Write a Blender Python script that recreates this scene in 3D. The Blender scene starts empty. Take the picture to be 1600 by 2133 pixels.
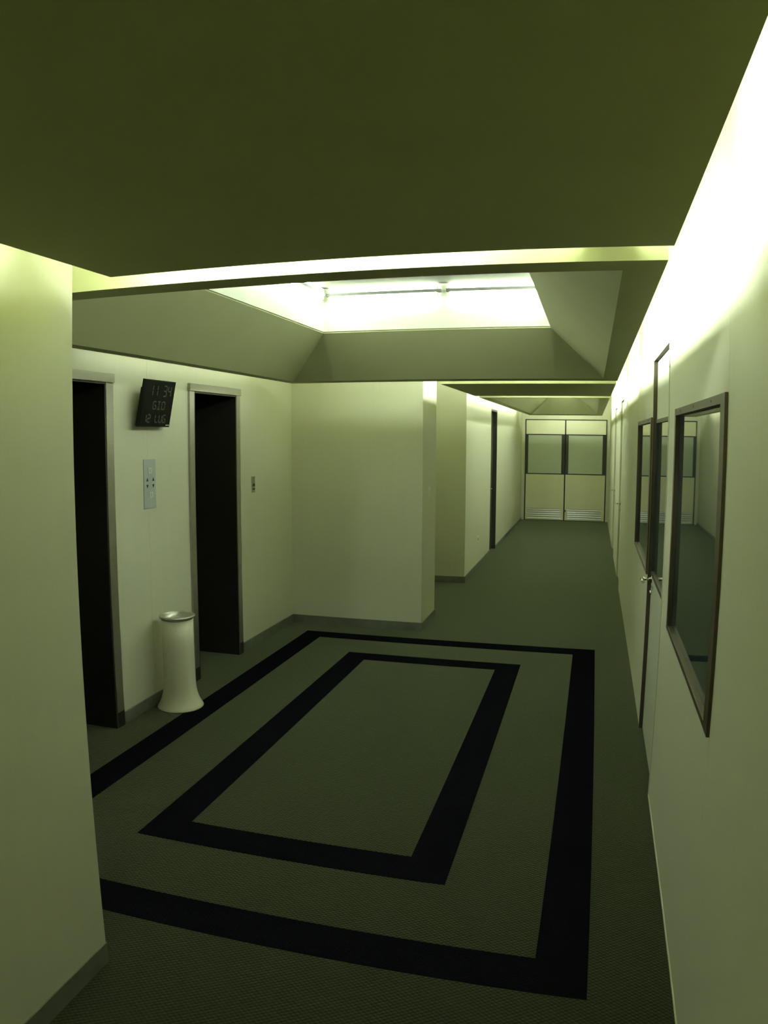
import bpy, bmesh, math
from mathutils import Matrix, Vector

# ------------------------------------------------------------------ camera
sc = bpy.context.scene
C = sc.collection
cd = bpy.data.cameras.new('camera')
cam = bpy.data.objects.new('camera', cd)
C.objects.link(cam)
sc.camera = cam
EYE = Vector((0, 0, 1.84))
yaw, pitch, roll = 0.2641, -0.0979, 0.0045
F = Vector((-math.sin(yaw) * math.cos(pitch), math.cos(yaw) * math.cos(pitch), math.sin(pitch)))
r0 = F.cross(Vector((0, 0, 1))).normalized()
u0 = r0.cross(F)
rr = r0 * math.cos(roll) + u0 * math.sin(roll)
uu = -r0 * math.sin(roll) + u0 * math.cos(roll)
cam.matrix_world = Matrix(((rr.x, uu.x, -F.x, EYE.x), (rr.y, uu.y, -F.y, EYE.y), (rr.z, uu.z, -F.z, EYE.z), (0, 0, 0, 1)))
# the photograph's lens bends straight lines (barrel distortion): a polynomial lens
cd.type = 'PANO'
cd.sensor_fit = 'AUTO'
cd.sensor_height = 36.0
cd.sensor_width = 36.0
cd.clip_start = 0.01
K = (0.0, 3.64932722e-02, 1.19814856e-05, -8.10673362e-06, 5.33195335e-08)
for owner in (cd, getattr(cd, 'cycles', None)):
    if owner is None:
        continue
    for pn in ('panorama_type',):
        if hasattr(owner, pn):
            setattr(owner, pn, 'FISHEYE_LENS_POLYNOMIAL')
    for i in range(5):
        pn = 'fisheye_polynomial_k%d' % i
        if hasattr(owner, pn):
            setattr(owner, pn, -K[i])
    if hasattr(owner, 'fisheye_fov'):
        owner.fisheye_fov = math.radians(120)

# ------------------------------------------------------------------ world, exposure
w = bpy.data.worlds.new('world')
sc.world = w
w.use_nodes = True
w.node_tree.nodes['Background'].inputs[0].default_value = (0, 0, 0, 1)
w.node_tree.nodes['Background'].inputs[1].default_value = 0.0
vs = sc.view_settings
vs.view_transform = 'Standard'
vs.look = 'None'
vs.gamma = 1.0
vs.use_curve_mapping = False
vs.exposure = 0.0
sc.cycles.max_bounces = 12
sc.cycles.diffuse_bounces = 8
sc.cycles.sample_clamp_indirect = 6.0
sc.cycles.caustics_reflective = False
sc.cycles.caustics_refractive = False

LIGHT = (0.87, 1.0, 0.77)      # the tubes' greenish white
TUBE = dict(rn=68, rl=112, rm=125, rf=100, ln=26, beam=165, lift=16, end=100, cl=34, gap1=43, gap2=60, gap3=135, ps_fill=140, w1=62, w2=84)   # emission of each run of tubes

# ------------------------------------------------------------------ main measures (metres)
XR, XRC = 0.368, 0.1846           # right wall, right edge of the ceiling panels
XE = -2.839                       # lift wall
XN, XL, XNC = -1.560, -1.538, -1.311
YP, YG, YGB = 1.8845, 2.036, 2.154
YB, YL1, YR, YE = 7.050, 7.676, 9.571, 17.395
ZC, ZS = 2.289, 2.985             # ceiling panels, slab above them
YBACK = -3.0

# ------------------------------------------------------------------ materials
def mat(name, col, rough=0.6, metal=0.0, spec=0.5, ior=None, build=None):
    m = bpy.data.materials.new(name)
    m.use_nodes = True
    nt = m.node_tree
    b = nt.nodes['Principled BSDF']
    b.inputs['Base Color'].default_value = (*col, 1)
    b.inputs['Roughness'].default_value = rough
    b.inputs['Metallic'].default_value = metal
    b.inputs['Specular IOR Level'].default_value = spec
    if ior:
        b.inputs['IOR'].default_value = ior
    if build:
        build(nt, b)
    return m

def noise_tint(col, scale, amount, stretch=(1, 1, 1), bump=0.0, bscale=None):
    """procedural grain: mixes the colour with a darker version of itself, plus fine relief"""
    def f(nt, b):
        tc = nt.nodes.new('ShaderNodeTexCoord')
        mp = nt.nodes.new('ShaderNodeMapping')
        mp.inputs['Scale'].default_value = stretch
        nt.links.new(tc.outputs['Object'], mp.inputs['Vector'])
        n = nt.nodes.new('ShaderNodeTexNoise')
        n.inputs['Scale'].default_value = scale
        n.inputs['Detail'].default_value = 4
        nt.links.new(mp.outputs[0], n.inputs['Vector'])
        r = nt.nodes.new('ShaderNodeValToRGB')
        r.color_ramp.elements[0].position = 0.3
        r.color_ramp.elements[1].position = 0.7
        r.color_ramp.elements[0].color = (*[c * (1 - amount) for c in col], 1)
        r.color_ramp.elements[1].color = (*col, 1)
        nt.links.new(n.outputs['Fac'], r.inputs[0])
        nt.links.new(r.outputs[0], b.inputs['Base Color'])
        if bump:
            n2 = nt.nodes.new('ShaderNodeTexNoise')
            n2.inputs['Scale'].default_value = bscale or scale * 4
            n2.inputs['Detail'].default_value = 2
            nt.links.new(mp.outputs[0], n2.inputs['Vector'])
            bp = nt.nodes.new('ShaderNodeBump')
            bp.inputs['Strength'].default_value = bump
            bp.inputs['Distance'].default_value = 0.002
            nt.links.new(n2.outputs['Fac'], bp.inputs['Height'])
            nt.links.new(bp.outputs[0], b.inputs['Normal'])
    return f

def carpet(col_a, col_b):
    """looped carpet: small staggered loops"""
    def f(nt, b):
        tc = nt.nodes.new('ShaderNodeTexCoord')
        sep = nt.nodes.new('ShaderNodeSeparateXYZ')
        nt.links.new(tc.outputs['Object'], sep.inputs[0])
        def sine(sock, period):
            m1 = nt.nodes.new('ShaderNodeMath'); m1.operation = 'MULTIPLY'
            m1.inputs[1].default_value = 2 * math.pi / period
            nt.links.new(sock, m1.inputs[0])
            m2 = nt.nodes.new('ShaderNodeMath'); m2.operation = 'SINE'
            nt.links.new(m1.outputs[0], m2.inputs[0])
            return m2.outputs[0]
        p = nt.nodes.new('ShaderNodeMath'); p.operation = 'MULTIPLY'
        nt.links.new(sine(sep.outputs['X'], 0.024), p.inputs[0])
        nt.links.new(sine(sep.outputs['Y'], 0.017), p.inputs[1])
        n = nt.nodes.new('ShaderNodeTexNoise')
        n.inputs['Scale'].default_value = 90
        nt.links.new(tc.outputs['Object'], n.inputs['Vector'])
        a = nt.nodes.new('ShaderNodeMath'); a.operation = 'MULTIPLY_ADD'
        a.inputs[1].default_value = 0.35
        nt.links.new(p.outputs[0], a.inputs[0])
        nt.links.new(n.outputs['Fac'], a.inputs[2])
        r = nt.nodes.new('ShaderNodeValToRGB')
        r.color_ramp.elements[0].position = 0.15
        r.color_ramp.elements[1].position = 0.75
        r.color_ramp.elements[0].color = (*col_a, 1)
        r.color_ramp.elements[1].color = (*col_b, 1)
        nt.links.new(a.outputs[0], r.inputs[0])
        nt.links.new(r.outputs[0], b.inputs['Base Color'])
        bp = nt.nodes.new('ShaderNodeBump')
        bp.inputs['Strength'].default_value = 0.5
        bp.inputs['Distance'].default_value = 0.004
        nt.links.new(a.outputs[0], bp.inputs['Height'])
        nt.links.new(bp.outputs[0], b.inputs['Normal'])
    return f

def emit(col, s):
    def f(nt, b):
        b.inputs['Emission Color'].default_value = (*col, 1)
        b.inputs['Emission Strength'].default_value = s
    return f

WALL = (0.59, 0.585, 0.465)
M = {}
M['wall'] = mat('cream_wallcovering', WALL, 0.55, build=noise_tint(WALL, 6, 0.025, (9, 9, 0.25), 0.08, 60))
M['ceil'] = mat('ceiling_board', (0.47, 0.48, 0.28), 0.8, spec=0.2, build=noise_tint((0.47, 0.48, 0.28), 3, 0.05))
M['plenum'] = mat('tinted_plenum_slab', (0.60, 0.62, 0.34), 0.8, spec=0.2)  # yellowish tint added to colour the light bounced down the walls
M['well'] = mat('white_light_well', (0.84, 0.86, 0.74), 0.6, spec=0.2)
M['carpet'] = mat('grey_green_loop_carpet', (0.1, 0.1, 0.08), 0.95, spec=0.0, build=carpet((0.0072, 0.0079, 0.0044), (0.0205, 0.0222, 0.013)))
M['carpet'].node_tree.nodes['Principled BSDF'].inputs['Sheen Weight'].default_value = 0.30
M['carpet'].node_tree.nodes['Principled BSDF'].inputs['Sheen Tint'].default_value = (0.9, 1.0, 0.7, 1)
M['band'] = mat('black_carpet_band', (0.01, 0.01, 0.013), 0.95, spec=0.0, build=carpet((0.0025, 0.0025, 0.0035), (0.006, 0.006, 0.0085)))
M['base'] = mat('grey_skirting', (0.17, 0.18, 0.15), 0.35, 0.3, build=noise_tint((0.2, 0.21, 0.18), 8, 0.3, (1, 1, 1)))
M['bronze'] = mat('bronze_anodised_aluminium', (0.085, 0.068, 0.045), 0.45, 0.5, build=noise_tint((0.085, 0.068, 0.045), 10, 0.15, (1, 1, 20)))
M['gasket'] = mat('black_gasket', (0.02, 0.022, 0.02), 0.6)
M['seam'] = mat('joint_filler', (0.42, 0.41, 0.31), 0.8)
M['glass'] = mat('dark_room_glass', (0.035, 0.056, 0.058), 0.015, ior=2.3)
M['frost'] = mat('frosted_glass', (0.45, 0.49, 0.41), 0.35)
M['steel'] = mat('brushed_steel_frame', (0.46, 0.44, 0.38), 0.36, 0.9, build=noise_tint((0.46, 0.44, 0.38), 14, 0.12, (1, 1, 14)))
M['lift'] = mat('dark_lift_lining', (0.022, 0.020, 0.017), 0.32, 0.2, build=noise_tint((0.024, 0.021, 0.017), 20, 0.2, (12, 12, 1)))
M['dark'] = mat('dark_stained_door', (0.02, 0.019, 0.015), 0.5)
M['panel'] = mat('cream_door_laminate', (0.72, 0.70, 0.52), 0.5, build=noise_tint((0.72, 0.70, 0.52), 5, 0.04))
M['doorgrey'] = mat('grey_green_door_laminate', (0.56, 0.57, 0.47), 0.45, build=noise_tint((0.56, 0.57, 0.47), 5, 0.04))
M['chrome'] = mat('polished_chrome', (0.75, 0.74, 0.7), 0.2, 1.0)
M['alu'] = mat('louvre_aluminium', (0.52, 0.52, 0.52), 0.4, 0.5)
M['white'] = mat('white_enamel', (0.68, 0.66, 0.52), 0.35, build=noise_tint((0.68, 0.66, 0.52), 12, 0.03))
M['rim'] = mat('dull_aluminium_rim', (0.55, 0.54, 0.5), 0.35, 0.8)
M['black'] = mat('black_plastic', (0.004, 0.004, 0.004), 0.5, spec=0.2)
M['smoke'] = mat('smoked_display_glass', (0.003, 0.003, 0.003), 0.3, spec=0.12)
M['led'] = mat('dim_green_segments', (0.02, 0.025, 0.02), 0.5, build=emit((0.5, 0.65, 0.35), 0.022))
M['plate'] = mat('grey_call_plate', (0.42, 0.46, 0.47), 0.4, 0.2)
M['button'] = mat('pale_button', (0.6, 0.62, 0.55), 0.4)
M['ink'] = mat('black_ink', (0.01, 0.01, 0.01), 0.6)
M['ivory'] = mat('ivory_plastic', (0.72, 0.70, 0.58), 0.4)
for k_, v_ in TUBE.items():
    M['tube_' + k_] = mat('lit_fluorescent_tube_' + k_, (0.9, 0.9, 0.9), 0.5, build=emit(LIGHT, v_))
M['batten_grey'] = mat('grey_batten_enamel', (0.16, 0.17, 0.16), 0.6)
M['welltop'] = mat('shade_grey_well_top', (0.13, 0.135, 0.105), 0.9, spec=0.1, build=noise_tint((0.13, 0.135, 0.105), 4, 0.2))  # dark grey stands in for weak light on the well's top
M['batten'] = mat('white_batten_enamel', (0.8, 0.8, 0.78), 0.5)

# ------------------------------------------------------------------ builders
def link(name, me, m, parent=None, origin=(0, 0, 0)):
    me.name = name
    if m is not None:
        me.materials.append(M[m] if isinstance(m, str) else m)
    o = bpy.data.objects.new(name, me)
    C.objects.link(o)
    if parent is not None:
        o.parent = parent
        o.location = Vector(origin) - parent_origin(parent)
    else:
        o.location = origin
    return o

def parent_origin(p):
    v = Vector((0, 0, 0))
    while p is not None:
        v += p.location
        p = p.parent
    return v

def bm_box(bm, x0, x1, y0, y1, z0, z1):
    vs_ = [bm.verts.new((x, y, z)) for x in (x0, x1) for y in (y0, y1) for z in (z0, z1)]
    for q in ((0, 1, 3, 2), (4, 6, 7, 5), (0, 4, 5, 1), (2, 3, 7, 6), (0, 2, 6, 4), (1, 5, 7, 3)):
        bm.faces.new([vs_[i] for i in q])

def finish(bm, bevel=0.0, smooth=False):
    bmesh.ops.recalc_face_normals(bm, faces=bm.faces)
    if bevel:
        bmesh.ops.bevel(bm, geom=list(bm.edges), offset=bevel, segments=2, affect='EDGES', profile=0.5)
    if smooth:
        for f in bm.faces:
            f.smooth = True
    me = bpy.data.meshes.new('m')
    bm.to_mesh(me)
    bm.free()
    return me

def boxes(name, lst, m, parent=None, bevel=0.0):
    """one piece made of one or several touching boxes; its origin is at the base of its bounds"""
    xs = [b[i] for b in lst for i in (0, 1)]
    ys = [b[i] for b in lst for i in (2, 3)]
    zs = [b[i] for b in lst for i in (4, 5)]
    o = Vector(((min(xs) + max(xs)) / 2, (min(ys) + max(ys)) / 2, min(zs)))
    bm = bmesh.new()
    for b in lst:
        bm_box(bm, b[0] - o.x, b[1] - o.x, b[2] - o.y, b[3] - o.y, b[4] - o.z, b[5] - o.z)
    return link(name, finish(bm, bevel), m, parent, o)

def box(name, x0, x1, y0, y1, z0, z1, m, parent=None, bevel=0.0):
    return boxes(name, [(x0, x1, y0, y1, z0, z1)], m, parent, bevel)

def lathe(name, prof, loc, m, parent=None, n=48, cap_top=False, cap_bot=True):
    bm = bmesh.new()
    rings = []
    for r, z in prof:
        rings.append([bm.verts.new((r * math.cos(2 * math.pi * i / n), r * math.sin(2 * math.pi * i / n), z)) for i in range(n)])
    for a, b in zip(rings, rings[1:]):
        for i in range(n):
            bm.faces.new((a[i], a[(i + 1) % n], b[(i + 1) % n], b[i]))
    if cap_bot:
        bm.faces.new(rings[0])
    if cap_top:
        bm.faces.new(rings[-1])
    return link(name, finish(bm, smooth=True), m, parent, loc)

def cyl(name, p0, p1, r, m, parent=None, n=16):
    p0, p1 = Vector(p0), Vector(p1)
    ax = (p1 - p0).normalized()
    a = ax.orthogonal().normalized()
    b = ax.cross(a)
    o = (p0 + p1) / 2
    bm = bmesh.new()
    r1 = [bm.verts.new(p0 - o + r * (a * math.cos(2 * math.pi * i / n) + b * math.sin(2 * math.pi * i / n))) for i in range(n)]
    r2 = [bm.verts.new(p1 - o + r * (a * math.cos(2 * math.pi * i / n) + b * math.sin(2 * math.pi * i / n))) for i in range(n)]
    for i in range(n):
        f = bm.faces.new((r1[i], r1[(i + 1) % n], r2[(i + 1) % n], r2[i]))
        f.smooth = True
    bm.faces.new(r1)
    bm.faces.new(r2)
    return link(name, finish(bm), m, parent, o)

def poly_prism(name, pts, thick, m, parent=None):
    """pts: planar polygon in 3D; thickened along its normal"""
    pts = [Vector(p) for p in pts]
    o = sum(pts, Vector()) / len(pts)
    nrm = (pts[1] - pts[0]).cross(pts[2] - pts[1]).normalized() * thick
    bm = bmesh.new()
    a = [bm.verts.new(p - o) for p in pts]
    b = [bm.verts.new(p - o + nrm) for p in pts]
    bm.faces.new(a)
    bm.faces.new(b)
    for i in range(len(pts)):
        j = (i + 1) % len(pts)
        bm.faces.new((a[i], a[j], b[j], b[i]))
    return link(name, finish(bm), m, parent, o)

def empty(name, loc):
    o = bpy.data.objects.new(name, None)
    o.empty_display_size = 0.1
    C.objects.link(o)
    o.location = loc
    return o

def tag(o, label, cat, group=None, kind=None):
    o['label'] = label
    o['category'] = cat
    if group:
        o['group'] = group
    if kind:
        o['kind'] = kind
    return o

def st(o, label, cat):
    return tag(o, label, cat, kind='structure')

# ------------------------------------------------------------------ floor and its inlaid bands
fl = st(box('floor', -6.0, XR + 0.3, YBACK, YE + 0.4, -0.15, 0.0, 'carpet'),
        'grey green loop carpet floor with two black rectangles inlaid', 'floor')

def frame_bands(x0, x1, y0, y1, w):
    t = 0.0015
    def strip(a, b, c, d):
        poly_prism('carpet_band', [(*a, 0.0), (*b, 0.0), (*c, 0.0), (*d, 0.0)], t, 'band', fl)
    strip((x0, y0), (x1, y0), (x1 - w, y0 + w), (x0 + w, y0 + w))
    strip((x1, y0), (x1, y1), (x1 - w, y1 - w), (x1 - w, y0 + w))
    strip((x1, y1), (x0, y1), (x0 + w, y1 - w), (x1 - w, y1 - w))
    strip((x0, y1), (x0, y0), (x0 + w, y0 + w), (x0 + w, y1 - w))
frame_bands(-2.572, 0.081, 2.303, 6.761, 0.1864)
frame_bands(-1.971, -0.513, 2.887, 6.170, 0.1864)

# ------------------------------------------------------------------ walls on the left
nl = st(boxes('wall_left', [(XN - 0.22, XN, YBACK, YG, 0, ZS)], 'wall'),
        'plain cream wall beside the near end of the carpet, ending at the lift lobby', 'wall')
st(box('wall_lobby_near', XE, XN - 0.22, YG - 0.22, YG, 0, ZS, 'wall'),
   'cream return wall closing the lift lobby behind the near wall', 'wall')
st(boxes('baseboard_left', [(XN, XN + 0.005, YBACK, YG, 0, 0.079)], 'base'),
   'grey skirting strip along the plain near wall', 'skirting')

# lift wall with two deep dark portals
LIFTS = [(3.307, 4.011, 0.078), (5.108, 5.812, 0.070)]
HZ, HT = 2.166, 2.222
wl = empty('wall_lift', (XE, 4.5, 0))
st(wl, 'cream panelled wall with two lift openings', 'wall')
D = 0.20
SEAMY = 4.49
edges = [2.036, LIFTS[0][0], LIFTS[0][1], SEAMY, LIFTS[1][0], LIFTS[1][1], YB]
g = 0.0008
box('wall_panel', XE - D, XE, edges[0], edges[1], 0, ZS, 'wall', wl)
boxes('wall_panel', [(XE - D, XE, edges[2], edges[3] - g, 0, ZS), (XE - D, XE, edges[1], edges[2], HZ, ZS)], 'wall', wl)
boxes('wall_panel', [(XE - D, XE, edges[3] + g, edges[4], 0, ZS), (XE - D, XE, edges[4], edges[5], HZ, ZS)], 'wall', wl)
box('wall_panel', XE - D, XE, edges[5], edges[6], 0, ZS, 'wall', wl)
box('joint', XE - D, XE - 0.003, edges[3] - g, edges[3] + g, 0, ZS, 'seam', wl)
for i, (a, b) in enumerate([(2.046, LIFTS[0][0] - 0.08), (LIFTS[0][1] + 0.08, LIFTS[1][0] - 0.08), (LIFTS[1][1] + 0.07, YB)]):
    st(box('baseboard_lift', XE, XE + 0.010, a, b, 0, 0.079, 'base'),
       ['grey skirting strip behind the near wall, before the first lift', 'grey skirting strip between the two lifts, behind the white bin',
        'grey skirting strip between the second lift and the lobby corner'][i], 'skirting')

def lift(name, y0, y1, jw, label):
    """portal: proud steel frame, deep dark lining, two sliding leaves at the back"""
    e = empty(name, (XE, (y0 + y1) / 2, 0))
    st(e, label, 'lift door')
    dp = 0.46
    box('frame_jamb', XE - 0.02, XE + 0.016, y0 - jw, y0, 0, HZ, 'steel', e, 0.002)
    box('frame_jamb', XE - 0.02, XE + 0.016, y1, y1 + jw - 0.002, 0, HZ, 'steel', e, 0.002)
    box('frame_header', XE - 0.02, XE + 0.024, y0 - jw - 0.004, y1 + jw + 0.002, HZ, HT, 'steel', e, 0.002)
    box('lining', XE - dp, XE + 0.012, y1 - 0.012, y1, 0, HZ, 'lift', e)
    box('lining', XE - dp, XE + 0.012, y0, y0 + 0.012, 0, HZ, 'lift', e)
    box('lining', XE - dp, XE + 0.012, y0 + 0.012, y1 - 0.012, HZ - 0.012, HZ, 'lift', e)
    mid = (y0 + y1) / 2
    box('door_leaf', XE - dp - 0.03, XE - dp + 0.02, y0 + 0.012, mid - 0.002, 0.004, HZ - 0.012, 'lift', e)
    box('door_leaf', XE - dp - 0.03, XE - dp + 0.02, mid + 0.002, y1 - 0.012, 0.004, HZ - 0.012, 'lift', e)
    box('door_track', XE - dp - 0.02, XE - dp + 0.022, mid - 0.002, mid + 0.002, 0, HZ - 0.012, 'gasket', e)
    box('plinth', XE, XE + 0.017, y1 + 0.001, y1 + jw - 0.003, 0, 0.10, 'lift', e)
    box('plinth', XE, XE + 0.017, y0 - jw + 0.001, y0 - 0.001, 0, 0.10, 'lift', e)
    return e
lift('door_1', *LIFTS[0], 'dark lift portal with steel frame, nearer to the plain wall end')
lift('door_2', *LIFTS[1], 'dark lift portal with steel frame behind the white bin')

# lobby back wall: a thick block whose end face lies along the corridor
st(box('wall_lobby_back', XE - D, XL, YB, YL1, 0, ZS, 'wall'),
   'cream wall closing the lobby between the lifts and the corridor', 'wall')
st(boxes('baseboard_back', [(XE + 0.010, XL + 0.010, YB - 0.010, YB, 0, 0.079), (XL, XL + 0.010, YB, YL1, 0, 0.079)], 'base'),
   'grey skirting strip around the foot of the lobby back wall', 'skirting')

# side passage and the corridor's left wall
st(box('wall_passage', -4.6, -4.4, YL1, YR, 0, ZS, 'wall'), 'cream wall closing the dim side passage', 'wall')
DL0, DL1, DLZ = 11.98, 12.72, 2.262
wc = empty('wall_corridor_left', (XL, 13.0, 0))
st(wc, 'cream panelled wall along the far left side of the corridor', 'wall')
boxes('wall_panel', [(-4.4, XL, YR, YR + 0.2, 0, ZS), (XL - 0.2, XL, YR + 0.2, DL0 - g, 0, ZS)], 'wall', wc)
box('wall_panel', XL - 0.2, XL, DL0 - g, DL1 + g, DLZ, ZS, 'wall', wc)
box('wall_panel', XL - 0.2, XL, DL1 + g, 15.0 - g, 0, ZS, 'wall', wc)
box('wall_panel', XL - 0.2, XL, 15.0 + g, YE, 0, ZS, 'wall', wc)
box('joint', XL - 0.2, XL - 0.003, 15.0 - g, 15.0 + g, 0, ZS, 'seam', wc)
st(boxes('baseboard_corridor_left', [(-4.4, XL + 0.010, YR - 0.010, YR, 0, 0.079), (XL, XL + 0.008, YR, DL0 - 0.02, 0, 0.079)], 'base'),
   'grey skirting strip around the corner of the side passage', 'skirting')
st(box('baseboard_corridor_far', XL, XL + 0.008, DL1 + 0.02, YE, 0, 0.05, 'base'),
   'grey skirting strip between the dark door and the end doors', 'skirting')
e = empty('door_3', (XL, (DL0 + DL1) / 2, 0))
st(e, 'dark recessed door in the left corridor wall', 'door')
box('frame_jamb', XL - 0.11, XL + 0.003, DL1 - 0.03, DL1, 0, DLZ, 'dark', e)
box('frame_jamb', XL - 0.11, XL + 0.003, DL0, DL0 + 0.02, 0, DLZ, 'dark', e)
box('frame_head', XL - 0.11, XL + 0.003, DL0 + 0.02, DL1 - 0.03, DLZ - 0.03, DLZ, 'dark', e)
box('leaf', XL - 0.10, XL - 0.06, DL0 + 0.02, DL1 - 0.03, 0.004, DLZ - 0.03, 'dark', e)
hd = cyl('handle', (XL - 0.06, DL0 + 0.10, 1.02), (XL - 0.005, DL0 + 0.10, 1.02), 0.010, 'chrome', e)
cyl('lever', (XL - 0.010, DL0 + 0.09, 1.02), (XL - 0.010, DL0 + 0.22, 1.02), 0.009, 'chrome', hd)

# ------------------------------------------------------------------ right wall: modular partition
wr = empty('wall_right', (XR, 7.0, 0))
st(wr, 'cream partition wall of tall panels with glazing and doors', 'wall')
WZ0, WZ1 = 0.990, 1.971
W1 = (2.232, 3.570)
W2 = (4.990, 6.440)
DOORS = [(3.930, 4.945), (9.55, 10.58), (12.25, 13.27)]
DZ = 2.335
T = 0.08
def rpanel(y0, y1, hole=None):
    a, b = y0 + g, y1 - g
    if hole is None:
        box('wall_panel', XR, XR + T, a, b, 0, ZS, 'wall', wr)
    else:
        h0, h1 = hole
        L = [(XR, XR + T, a, b, 0, WZ0), (XR, XR + T, a, b, WZ1, ZS)]
        if h0 - a > 0.005:
            L.append((XR, XR + T, a, h0, WZ0, WZ1))
        if b - h1 > 0.005:
            L.append((XR, XR + T, h1, b, WZ0, WZ1))
        boxes('wall_panel', L, 'wall', wr)
for a, b in [(YBACK, -1.2), (-1.2, 0.5), (0.5, W1[0] - 0.006)]:
    rpanel(a, b)
rpanel(W1[0] - 0.006, DOORS[0][0], W1)
rpanel(DOORS[0][1], 6.62, W2)
rpanel(6.62, 7.46)
rpanel(7.46, DOORS[1][0])
rpanel(DOORS[1][1], DOORS[2][0])
rpanel(DOORS[2][1], 15.3)
rpanel(15.3, YE)
for a, b in DOORS:
    box('wall_panel', XR, XR + T, a, b, DZ, ZS, 'wall', wr)
box('joint', XR + T, XR + T + 0.06, YBACK, YE, 0, ZS, 'seam', wr)

def window(name, y0, y1, label):
    e = empty(name, (XR, (y0 + y1) / 2, WZ0))
    st(e, label, 'window')
    p, jw, hw = 0.010, 0.075, 0.030
    box('frame_jamb', XR - p, XR + 0.03, y0, y0 + jw, WZ0, WZ1, 'bronze', e, 0.0015)
    box('frame_jamb', XR - p, XR + 0.03, y1 - 0.045, y1, WZ0, WZ1, 'bronze', e, 0.0015)
    hd_ = box('frame_head', XR - p + 0.0005, XR + 0.03, y0 + jw, y1 - 0.045, WZ1 - hw, WZ1, 'bronze', e, 0.0015)
    box('frame_sill', XR - p + 0.0005, XR + 0.03, y0 + jw, y1 - 0.045, WZ0, WZ0 + 0.022, 'bronze', e, 0.0015)
    for k in (0.15, 0.5, 0.85):
        yy = y0 + jw + (y1 - y0 - jw - 0.045) * k
        cyl('screw', (XR - p - 0.0008, yy, WZ1 - 0.014), (XR - p + 0.002, yy, WZ1 - 0.014), 0.004, 'gasket', hd_, 8)
    box('gasket', XR + 0.007, XR + 0.012, y1 - 0.050, y1 - 0.045, WZ0 + 0.022, WZ1 - hw, 'gasket', e)
    box('gasket', XR + 0.007, XR + 0.012, y0 + jw, y1 - 0.050, WZ1 - hw - 0.004, WZ1 - hw, 'gasket', e)
    box('pane', XR + 0.009, XR + 0.015, y0 + jw, y1 - 0.050, WZ0 + 0.022, WZ1 - hw - 0.004, 'glass', e)
    box('dark_backing', XR + 0.04, XR + 0.06, y0, y1, WZ0, WZ1, 'gasket', e)  # black sheet standing in for the unlit room behind the pane
    return e
window('window_1', W1[0], W1[1], 'large bronze framed corridor window on the near side of the glazed door')
window('window_2', W2[0], W2[1], 'bronze framed corridor window on the far side of the glazed door')

def rdoor(name, y0, y1, glazed, label):
    """recessed door: bronze lining, leaf set back, latch at the far side"""
    e = empty(name, (XR, (y0 + y1) / 2, 0))
    st(e, label, 'door')
    jm = 'bronze' if glazed else 'seam'
    rc = 0.020
    box('frame_jamb', XR - 0.003, XR + T, y1 - 0.018, y1 - g, 0, DZ, jm, e)
    box('frame_jamb', XR - 0.003, XR + T, y0 + g, y0 + 0.018, 0, DZ, 'wall', e)
    box('frame_head', XR - 0.003, XR + T, y0 + 0.018, y1 - 0.018, DZ - 0.025, DZ, jm, e)
    a, b = y0 + 0.020, y1 - 0.024
    x0, x1 = XR + rc, XR + rc + 0.04
    if glazed:
        ga, gb = a + 0.05, b - 0.015
        gz0, gz1 = 1.005, 1.955
        lf = boxes('leaf', [(x0, x1, a, b, 0.006, gz0), (x0, x1, a, b, gz1, DZ - 0.032),
                            (x0, x1, a, ga, gz0, gz1), (x0, x1, gb, b, gz0, gz1)], 'doorgrey', e)
        box('glazing_bar', x0 - 0.006, x0 + 0.01, ga, gb, gz1 - 0.022, gz1, 'bronze', lf)
        box('glazing_bar', x0 - 0.006, x0 + 0.01, ga, gb, gz0, gz0 + 0.022, 'bronze', lf)
        box('glazing_bar', x0 - 0.006, x0 + 0.01, gb - 0.012, gb, gz0 + 0.022, gz1 - 0.022, 'gasket', lf)
        box('glazing_bar', x0 - 0.006, x0 + 0.01, ga, ga + 0.03, gz0 + 0.022, gz1 - 0.022, 'bronze', lf)
        box('pane', x0 + 0.004, x0 + 0.009, ga + 0.03, gb - 0.012, gz0 + 0.022, gz1 - 0.022, 'glass', lf)
    else:
        lf = box('leaf', x0, x1, a, b, 0.006, DZ - 0.032, 'wall', e)
    box('gap', x0 + 0.010, x1, b, y1 - 0.018, 0.006, DZ - 0.032, 'gasket', e)
    hz = 0.985
    hy = y1 - 0.085
    h = cyl('handle', (x0, hy, hz), (XR - 0.048, hy, hz), 0.010, 'chrome', e)
    cyl('rose', (x0 - 0.006, hy, hz), (x0, hy, hz), 0.026, 'chrome', h)
    cyl('lever', (XR - 0.042, hy + 0.012, hz), (XR - 0.042, hy - 0.115, hz), 0.010, 'chrome', h)
    cyl('lock_cylinder', (x0 - 0.012, hy, hz - 0.085), (x0, hy, hz - 0.085), 0.014, 'chrome', e)
    if glazed:
        for yy in (y0 - 0.001, y1 + 0.004):
            for z in (2.115, 2.195):
                box('clip', XR - 0.006, XR + 0.002, yy - 0.010, yy + 0.010, z - 0.008, z + 0.008, 'ivory', e, 0.002)
    return e
rdoor('door_4', *DOORS[0], True, 'recessed glazed door with chrome lever between the two corridor windows')
rdoor('door_5', *DOORS[1], False, 'plain cream flush door with lever handle beyond the windows')
rdoor('door_6', *DOORS[2], False, 'plain cream flush door with lever handle nearest the end doors')
st(box('baseboard_right', XR - 0.004, XR, YBACK, DOORS[0][0] - 0.005, 0, 0.012, 'wall'),
   'thin pale edge strip at the foot of the near partition panels', 'skirting')

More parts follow.
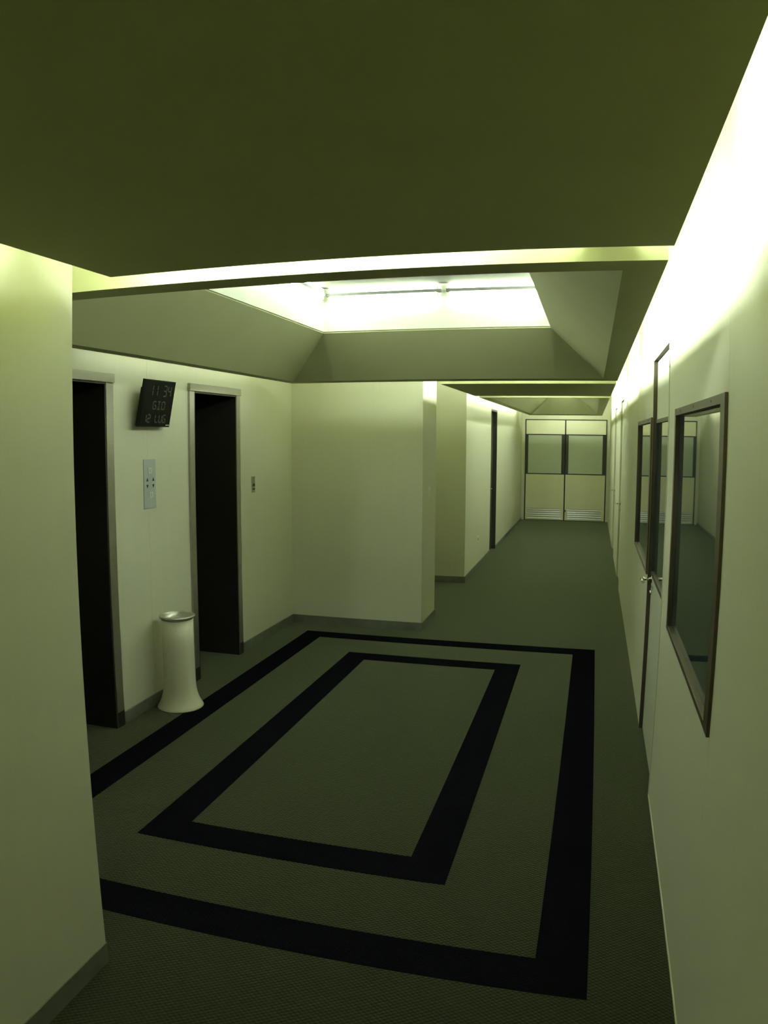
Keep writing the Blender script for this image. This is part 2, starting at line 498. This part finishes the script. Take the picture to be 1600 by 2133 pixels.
# ------------------------------------------------------------------ end wall with double doors
EX0, EX1, EM, EZ = -1.471, 0.313, -0.588, 2.231
st(boxes('wall_end', [(XL - 0.2, EX0, YE, YE + 0.15, 0, ZS), (EX1, XR + T, YE, YE + 0.15, 0, ZS), (EX0, EX1, YE, YE + 0.15, EZ, ZS)], 'wall'),
   'cream wall around the double doors at the corridor end', 'wall')
ef = empty('door_7', (EM, YE, 0))
st(ef, 'dark frame of the double doors with two cream transom panels', 'door frame')
fr = 0.022
box('frame_jamb', EX0, EX0 + fr, YE - 0.012, YE + 0.06, 0, EZ, 'gasket', ef)
box('frame_jamb', EX1 - fr, EX1, YE - 0.012, YE + 0.06, 0, EZ, 'gasket', ef)
box('frame_head', EX0 + fr, EX1 - fr, YE - 0.012, YE + 0.06, EZ - 0.022, EZ, 'gasket', ef)
box('mullion', EM - 0.014, EM + 0.014, YE - 0.010, YE + 0.06, 1.885, EZ - 0.022, 'gasket', ef)
box('transom_bar', EX0 + fr, EM - 0.014, YE - 0.010, YE + 0.06, 1.885, 1.905, 'gasket', ef)
box('transom_bar', EM + 0.014, EX1 - fr, YE - 0.010, YE + 0.06, 1.885, 1.905, 'gasket', ef)
box('transom_panel', EX0 + fr, EM - 0.014, YE - 0.004, YE + 0.04, 1.905, EZ - 0.022, 'panel', ef, 0.002)
box('transom_panel', EM + 0.014, EX1 - fr, YE - 0.004, YE + 0.04, 1.905, EZ - 0.022, 'panel', ef, 0.002)
box('backing', EX0, EX1, YE + 0.062, YE + 0.09, 0, EZ, 'gasket', ef)
def end_leaf(name, x0, x1, gx0, gx1, vx0, vx1, label, bolt):
    e = empty(name, ((x0 + x1) / 2, YE, 0))
    st(e, label, 'door')
    ya, yb = YE - 0.006, YE + 0.04
    gz0, gz1 = 1.042, 1.884
    box('stile', x0, gx0, ya, yb, 1.020, gz1, 'gasket', e)
    box('stile', gx1, x1, ya, yb, 1.020, gz1, 'gasket', e)
    box('rail', gx0, gx1, ya, yb, 1.020, gz0, 'gasket', e)
    box('pane', gx0, gx1, YE + 0.004, YE + 0.012, gz0, gz1, 'frost', e)
    vz0, vz1 = 0.030, 0.262
    lp = boxes('lower_panel', [(x0 + 0.004, x1 - 0.004, ya, yb, vz1, 1.018), (x0 + 0.004, vx0, ya, yb, 0.012, vz1), (vx1, x1 - 0.004, ya, yb, 0.012, vz1),
                               (vx0, vx1, ya, yb, 0.012, vz0)], 'panel', e)
    vg = box('vent_grille', vx0, vx1, YE + 0.012, YE + 0.02, vz0, vz1, 'gasket', e)
    n = 5
    for i in range(n):
        z = vz0 + (vz1 - vz0) * i / n
        hgt = (vz1 - vz0) / n
        poly_prism('slat', [(vx0, YE - 0.008, z + 0.008), (vx1, YE - 0.008, z + 0.008), (vx1, YE + 0.012, z + hgt * 0.95), (vx0, YE + 0.012, z + hgt * 0.95)], -0.002, 'alu', vg)
    if bolt:
        cyl('bolt', (x0 + 0.012, ya - 0.03, 0.222), (x0 + 0.012, ya, 0.222), 0.022, 'chrome', e)
    return e
end_leaf('door_8', EX0 + fr, EM - 0.010, -1.402, -0.669, -1.403, -0.664, 'end door leaf on the side of the dark door, frosted pane above a vented panel', False)
end_leaf('door_9', EM + 0.010, EX1 - fr, -0.518, 0.221, -0.515, 0.232, 'end door leaf against the partition, frosted pane above a vented panel', True)

# wall behind the camera
st(box('wall_back', XN - 0.22, XR + T, YBACK - 0.15, YBACK, 0, ZS, 'wall'), 'cream wall closing the corridor behind', 'wall')

# ------------------------------------------------------------------ ceilings
st(box('ceiling', -6.0, XR + 0.3, YBACK - 0.2, YE + 0.4, ZS + 0.002, ZS + 0.15, 'plenum'), 'yellow tinted slab hidden above the hanging ceilings', 'ceiling')
TH = 0.045
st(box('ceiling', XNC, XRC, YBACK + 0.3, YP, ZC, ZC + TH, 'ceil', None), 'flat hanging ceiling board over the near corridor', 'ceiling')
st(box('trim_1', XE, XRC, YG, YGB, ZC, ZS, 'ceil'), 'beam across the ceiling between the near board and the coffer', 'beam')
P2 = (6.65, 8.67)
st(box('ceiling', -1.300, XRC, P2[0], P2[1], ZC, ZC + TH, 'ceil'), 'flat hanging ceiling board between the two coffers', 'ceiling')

st(box('ceiling', -4.35, -2.25, 7.95, 9.35, ZC, ZC + TH, 'ceil'), 'added ceiling board out of view, carrying the fill lamp of the side passage', 'ceiling')  # unseen board, put in to carry the passage fill lamp

def coffer(label, X0, X1, Y0, Y1, mx0, mx1, my0, my1, rise, ins, wz, well_label):
    """outer edge, flat margin, four slopes, light well"""
    o = Vector(((X0 + X1) / 2, (Y0 + Y1) / 2, ZC))
    bm = bmesh.new()
    def ring(x0, x1, y0, y1, z):
        return [bm.verts.new(Vector(p) - o) for p in ((x0, y0, z), (x1, y0, z), (x1, y1, z), (x0, y1, z))]
    i0 = (X0 + mx0, X1 - mx1, Y0 + my0, Y1 - my1)
    i1 = (i0[0] + ins, i0[1] - ins, i0[2] + ins, i0[3] - ins * 0.88)
    R = [ring(X0, X1, Y0, Y1, ZC + TH), ring(X0, X1, Y0, Y1, ZC), ring(*i0, ZC), ring(*i1, ZC + rise)]
    top = [ring(i1[0] - 0.012, i1[1] + 0.012, i1[2] - 0.012, i1[3] + 0.012, ZC + rise + 0.012), ring(i0[0] - 0.012, i0[1] + 0.012, i0[2] - 0.012, i0[3] + 0.012, ZC + TH)]
    seq = R + top
    for a, b in zip(seq, seq[1:] + seq[:1]):
        for k in range(4):
            bm.faces.new((a[k], a[(k + 1) % 4], b[(k + 1) % 4], b[k]))
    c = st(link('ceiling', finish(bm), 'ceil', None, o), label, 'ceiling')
    x0, x1, y0, y1 = i1
    z0 = ZC + rise + 0.012
    t = 0.012
    wbm = bmesh.new()
    for b in ((x0 - t, x0, y0 - t, y1 + t, z0, wz), (x1, x1 + t, y0 - t, y1 + t, z0, wz), (x0, x1, y0 - t, y0, z0, wz), (x0, x1, y1, y1 + t, z0, wz)):
        bm_box(wbm, b[0] - o.x, b[1] - o.x, b[2] - o.y, b[3] - o.y, b[4] - o.z, b[5] - o.z)
    link('light_well', finish(wbm), 'well', c, o)
    box('well_top', x0, x1, y0, y1, wz - 0.004, wz, 'welltop', c)
    return i1
RISE = 0.345
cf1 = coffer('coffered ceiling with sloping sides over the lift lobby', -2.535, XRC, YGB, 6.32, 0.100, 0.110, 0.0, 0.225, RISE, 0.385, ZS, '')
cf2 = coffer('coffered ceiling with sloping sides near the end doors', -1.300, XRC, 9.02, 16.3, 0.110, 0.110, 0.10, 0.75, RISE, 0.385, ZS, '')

# ------------------------------------------------------------------ lamps
ZT = ZC + TH + 0.047
def run(tk, axis, fixed, a, b, label, n=None, L=1.2):
    """one continuous lamp trunking lying on a ceiling edge; fixed: one or two positions of its rows of tubes"""
    rows = fixed if isinstance(fixed, tuple) else (fixed,)
    n = n or max(1, round((b - a) / (L + 0.03)))
    s = (b - a) / n
    def P3(f, t, z):
        return (f, t, z) if axis == 'y' else (t, f, z)
    e = empty('fluorescent_lamp', P3(sum(rows) / len(rows), (a + b) / 2, ZT - 0.045))
    tag(e, label, 'lamp')
    f0, f1 = min(rows) - 0.02, max(rows) + 0.02
    if axis == 'y':
        box('trunking', f0, f1, a, b, ZT - 0.045, ZT - 0.02, 'batten', e)
    else:
        box('trunking', a, b, f0, f1, ZT - 0.045, ZT - 0.02, 'batten', e)
    for f in rows:
        for i in range(n):
            p, q = a + i * s + 0.01, a + (i + 1) * s - 0.01
            tb = cyl('tube', P3(f, p + 0.015, ZT), P3(f, q - 0.015, ZT), 0.013, 'tube_' + tk, e, 8)
            for c0, c1 in ((p, p + 0.015), (q - 0.015, q)):
                cyl('end_cap', P3(f, c0, ZT), P3(f, c1, ZT), 0.016, 'batten', tb, 8)
    return e
RX = 0.118
run('rn', 'y', (0.062, 0.018), -2.6, YG - 0.02, 'fluorescent lamp run on the near ceiling board along the partition')
run('rl', 'y', RX, YGB + 0.02, 6.12, 'fluorescent lamp run on the lobby coffer along the partition')
run('rm', 'y', RX, P2[0] + 0.02, P2[1] - 0.16, 'fluorescent lamp run on the middle board along the partition')
run('rf', 'y', RX, 9.06, 15.9, 'fluorescent lamp run on the far coffer along the partition')
run('ln', 'y', (-1.200, -1.155), -2.6, YP - 0.16, 'fluorescent lamp run on the near ceiling board along the plain wall')
run('beam', 'x', YP - 0.072, -1.29, -0.30, 'fluorescent lamp on the near ceiling board facing the beam', 1)
run('lift', 'y', (-2.505, -2.482), 3.70, 6.10, 'fluorescent lamp run on the lobby coffer along the lift wall', 2)
run('end', 'y', -1.22, 6.85, 8.35, 'fluorescent lamp on the middle board above the side passage', 1)
run('gap1', 'x', 6.225, -2.30, 0.0, 'fluorescent lamp run on the far margin of the lobby coffer', 2)
run('gap2', 'x', P2[1] - 0.08, -1.10, 0.0, 'fluorescent lamp across the far edge of the middle board', 1)
run('gap3', 'x', 16.2, -1.10, 0.0, 'fluorescent lamp across the far coffer facing the end doors', 1)
run('cl', 'y', (-1.262, -1.236), 9.12, 15.9, 'fluorescent lamp run on the far coffer along the left corridor wall')
run('ps_fill', 'x', 9.27, -3.60, -2.40, 'added fill lamp out of view on the ceiling board of the side passage', 1)  # unseen lamp added to brighten the return wall of the passage

# battens on the sides of each light well
def well_batten(p0, p1, inward, z, label, tk, n=1):
    """batten on a side of the well: p0, p1 on that side, inward the direction off the wall; tubes above and below its body"""
    p0, p1, nn = Vector((*p0, z)), Vector((*p1, z)), Vector((*inward, 0))
    e = empty('ceiling_batten', (p0 + p1) / 2)
    tag(e, label, 'lamp')
    ax = (p1 - p0).normalized()
    L = (p1 - p0).length
    def bx(name, a, b, d0, d1, z0, z1, m, parent, bev=0.0):
        c = [p0 + ax * a + nn * d0, p0 + ax * b + nn * d1]
        xs, ys = sorted((c[0].x, c[1].x)), sorted((c[0].y, c[1].y))
        return box(name, xs[0], xs[1], ys[0], ys[1], z0, z1, m, parent, bev)
    bx('batten_body', 0, L, 0.0005, 0.032, z - 0.012, z + 0.012, 'batten_grey', e, 0.002)
    for k in range(n):
        a, b = L * k / n, L * (k + 1) / n
        for dz in (0.030, -0.030):
            tb = cyl('tube', p0 + ax * (a + 0.03) + nn * 0.022 + Vector((0, 0, dz)), p0 + ax * (b - 0.03) + nn * 0.022 + Vector((0, 0, dz)), 0.009, 'tube_' + tk, e, 10)
            for a_ in (a + 0.02, b - 0.03):
                bx('tube_socket', a_, a_ + 0.01, 0.012, 0.030, min(z, z + dz * 1.3), max(z, z + dz * 1.3), 'batten', tb)
for (x0, x1, y0, y1), gname, tk in ((cf1, 'lobby', 'w1'), (cf2, 'far', 'w2')):
    zb = 2.925
    nb = round((y1 - y0) / 1.3)
    left = 'the side of the lifts' if gname == 'lobby' else 'the side of the dark door'
    if gname == 'lobby':
        well_batten((x0 + 0.03, y1), (-1.12, y1), (0, -1), zb, 'twin tube batten across the lobby light well, the one nearer the lifts', tk)
        well_batten((-1.08, y1), (x1 - 0.03, y1), (0, -1), zb, 'twin tube batten across the lobby light well, the one nearer the partition', tk)
    else:
        well_batten((x0 + 0.05, y1), (x1 - 0.05, y1), (0, -1), zb, 'twin tube batten across the far light well above the end doors', tk)
    well_batten((x0, y0 + 0.06), (x0, y1 - 0.06), (1, 0), zb, 'added twin tube batten along the %s light well on %s' % (gname, left), tk, nb)  # side battens are added to get more light out of the well
    well_batten((x1, y0 + 0.06), (x1, y1 - 0.06), (-1, 0), zb, 'added twin tube batten along the %s light well on the partition side' % gname, tk, nb)

# ------------------------------------------------------------------ white bin with metal tray
BX, BY, BH = -2.664, 4.525, 0.640
bn = empty('pedestal_bin', (BX, BY, 0))
tag(bn, 'white pedestal bin with flared foot and metal tray standing between the lifts', 'bin')
prof = [(0.154, 0.0), (0.158, 0.003), (0.157, 0.009), (0.150, 0.020), (0.140, 0.038), (0.130, 0.060), (0.122, 0.085), (0.1155, 0.115), (0.111, 0.150),
        (0.1085, 0.20), (0.1075, 0.30), (0.107, 0.45), (0.107, 0.615), (0.103, 0.615), (0.100, 0.55)]
lathe('body', prof, (BX, BY, 0), 'white', bn)
lathe('rim_tray', [(0.045, 0.600), (0.085, 0.603), (0.098, 0.612), (0.104, 0.632), (0.108, 0.640), (0.115, 0.643), (0.121, 0.640), (0.122, 0.633), (0.119, 0.627), (0.110, 0.622), (0.105, 0.616)],
      (BX, BY, 0), 'rim', bn)

# ------------------------------------------------------------------ digital calendar clock, tilted
ck = empty('wall_clock', (XE, 4.482, 1.899))
tag(ck, 'black tilted digital clock with time, weekday and date above the call plate', 'clock')
def cpt(u, v, out=0.0):
    """u 0..1 along the face, v 0..1 up the tilted face"""
    y = 4.289 + 0.385 * u
    x = -2.782 + 0.058 * v
    z = 1.899 + 0.302 * v
    n = Vector((0.302, 0, -0.058)).normalized()
    return Vector((x, y, z)) + n * out
def face_quad(bm, quads, out, o, thick):
    for q in quads:
        a = [bm.verts.new(cpt(*p, out) - o) for p in q]
        b = [bm.verts.new(cpt(*p, out - thick) - o) for p in q]
        bm.faces.new(a); bm.faces.new(b)
        for i in range(len(q)):
            j = (i + 1) % len(q)
            bm.faces.new((a[i], a[j], b[j], b[i]))
def face_part(name, quads, out, thick, m, parent):
    o = cpt(0.5, 0.0)
    bm = bmesh.new()
    face_quad(bm, quads, out, o, thick)
    return link(name, finish(bm), m, parent, o)
face_part('housing', [[(0.0, 0.0), (1, 0.0), (1, 1), (0.0, 1)]], 0.0, 0.014, 'black', ck)
face_part('rear_box', [[(0.015, 0.01), (0.985, 0.01), (0.985, 0.82), (0.015, 0.82)]], -0.014, 0.010, 'black', ck)
boxes('bracket', [(XE, -2.772, 4.45, 4.51, 2.02, 2.08), (XE, XE + 0.006, 4.43, 4.53, 1.98, 2.12)], 'black', ck)
sm = face_part('display', [[(0.02, 0.02), (0.98, 0.02), (0.98, 0.98), (0.02, 0.98)]], 0.002, 0.002, 'smoke', ck)
SEG = {'a': ((0.1, 1), (0.9, 1)), 'b': ((1, 0.95), (1, 0.55)), 'c': ((1, 0.45), (1, 0.05)), 'd': ((0.1, 0), (0.9, 0)), 'e': ((0, 0.05), (0, 0.45)),
       'f': ((0, 0.55), (0, 0.95)), 'g': ((0.1, 0.5), (0.9, 0.5)), 'i': ((0.5, 0.95), (0.5, 0.55)), 'l': ((0.5, 0.45), (0.5, 0.05)), 'h': ((0.5, 0.5), (0.9, 0.5))}
CH = {'1': 'bc', '3': 'abgcd', '4': 'fgbc', '2': 'abged', 'G': 'afedch', 'I': 'ilad', 'O': 'abcdef', 'L': 'fed', 'U': 'bcdef', ' ': ''}
def row(text, u0, cw, step, v0, hh, parent):
    for k, ch in enumerate(text):
        quads = []
        for s in CH[ch]:
            (ax, ay), (bx_, by_) = SEG[s]
            p = Vector((u0 + k * step + ax * cw, v0 + ay * hh))
            q = Vector((u0 + k * step + bx_ * cw, v0 + by_ * hh))
            if abs(p.x - q.x) > abs(p.y - q.y):
                t = 0.013
                l_, r_ = min(p.x, q.x), max(p.x, q.x)
                quads.append([(l_, p.y - t), (r_, p.y - t), (r_, p.y + t), (l_, p.y + t)])
            else:
                t = 0.010
                d_, u_ = min(p.y, q.y), max(p.y, q.y)
                quads.append([(p.x - t, d_), (p.x + t, d_), (p.x + t, u_), (p.x - t, u_)])
        if quads:
            face_part('digit', quads, 0.0028, 0.0008, 'led', parent)
row('11 34', 0.20, 0.095, 0.145, 0.67, 0.22, sm)
row('GIO', 0.36, 0.095, 0.14, 0.385, 0.16, sm)
row('12 LUG', 0.12, 0.085, 0.123, 0.10, 0.16, sm)
face_part('maker_mark', [[(0.865 + k * 0.019, 0.032), (0.877 + k * 0.019, 0.032), (0.877 + k * 0.019, 0.052), (0.865 + k * 0.019, 0.052)] for k in range(6)], 0.0028, 0.0008, 'button', sm)

# ------------------------------------------------------------------ lift call plate
PY0, PY1, PZ0, PZ1 = 4.434, 4.580, 1.357, 1.686
cp = empty('lift_call_plate', (XE, (PY0 + PY1) / 2, PZ0))
tag(cp, 'grey lift call plate with arrows and two buttons between the lifts', 'call plate')
pl = box('plate', XE, XE + 0.004, PY0, PY1, PZ0, PZ1, 'plate', cp, 0.001)
def P(u, v):
    return PY0 + (PY1 - PY0) * u, PZ0 + (PZ1 - PZ0) * v
for u, v in ((0.50, 0.765), (0.57, 0.275)):
    y, z = P(u, v)
    bz = box('button', XE + 0.0035, XE + 0.008, y - 0.020, y + 0.020, z - 0.020, z + 0.020, 'button', cp, 0.001)
    box('button_symbol', XE + 0.0078, XE + 0.0088, y - 0.008, y + 0.008, z - 0.012, z + 0.012, 'plate', bz)
def arrow(u, v, s):
    y, z = P(u, v)
    poly_prism('arrow', [(XE + 0.0042, y - 0.013, z - 0.010 * s), (XE + 0.0042, y + 0.013, z - 0.010 * s), (XE + 0.0042, y, z + 0.014 * s)], 0.0008 * s, 'ink', cp)
for u in (0.28, 0.78):
    arrow(u, 0.585, 1)
    arrow(u, 0.455, -1)
y, z = P(0.60, 0.085)
box('maker_mark', XE + 0.0038, XE + 0.0046, y - 0.010, y + 0.010, z - 0.006, z + 0.006, 'alu', cp)

# ------------------------------------------------------------------ small wall fittings
kp = empty('key_switch', (XE, 6.156, 1.349))
tag(kp, 'small narrow key switch plate beside the second lift', 'switch')
box('plate', XE, XE + 0.006, 6.124, 6.190, 1.349, 1.487, 'steel', kp, 0.001)
cyl('key_barrel', (XE + 0.005, 6.158, 1.415), (XE + 0.012, 6.158, 1.415), 0.012, 'gasket', kp, 14)
box('tab', XE + 0.0055, XE + 0.0075, 6.136, 6.178, 1.372, 1.384, 'gasket', kp)

ls = empty('light_switch', (XL, 7.33, 1.26))
tag(ls, 'ivory light switch on the wall end facing the corridor', 'switch')
box('plate', XL, XL + 0.009, 7.285, 7.375, 1.255, 1.345, 'ivory', ls, 0.002)
box('rocker', XL + 0.0085, XL + 0.014, 7.305, 7.355, 1.272, 1.328, 'white', ls, 0.002)

so = empty('wall_socket', (XL, 10.68, 0.38))
tag(so, 'small ivory wall socket low beside the dark door', 'socket')
box('plate', XL, XL + 0.008, 10.63, 10.73, 0.375, 0.455, 'ivory', so, 0.002)
cyl('socket_recess', (XL + 0.007, 10.68, 0.415), (XL + 0.0088, 10.68, 0.415), 0.02, 'gasket', so, 14)
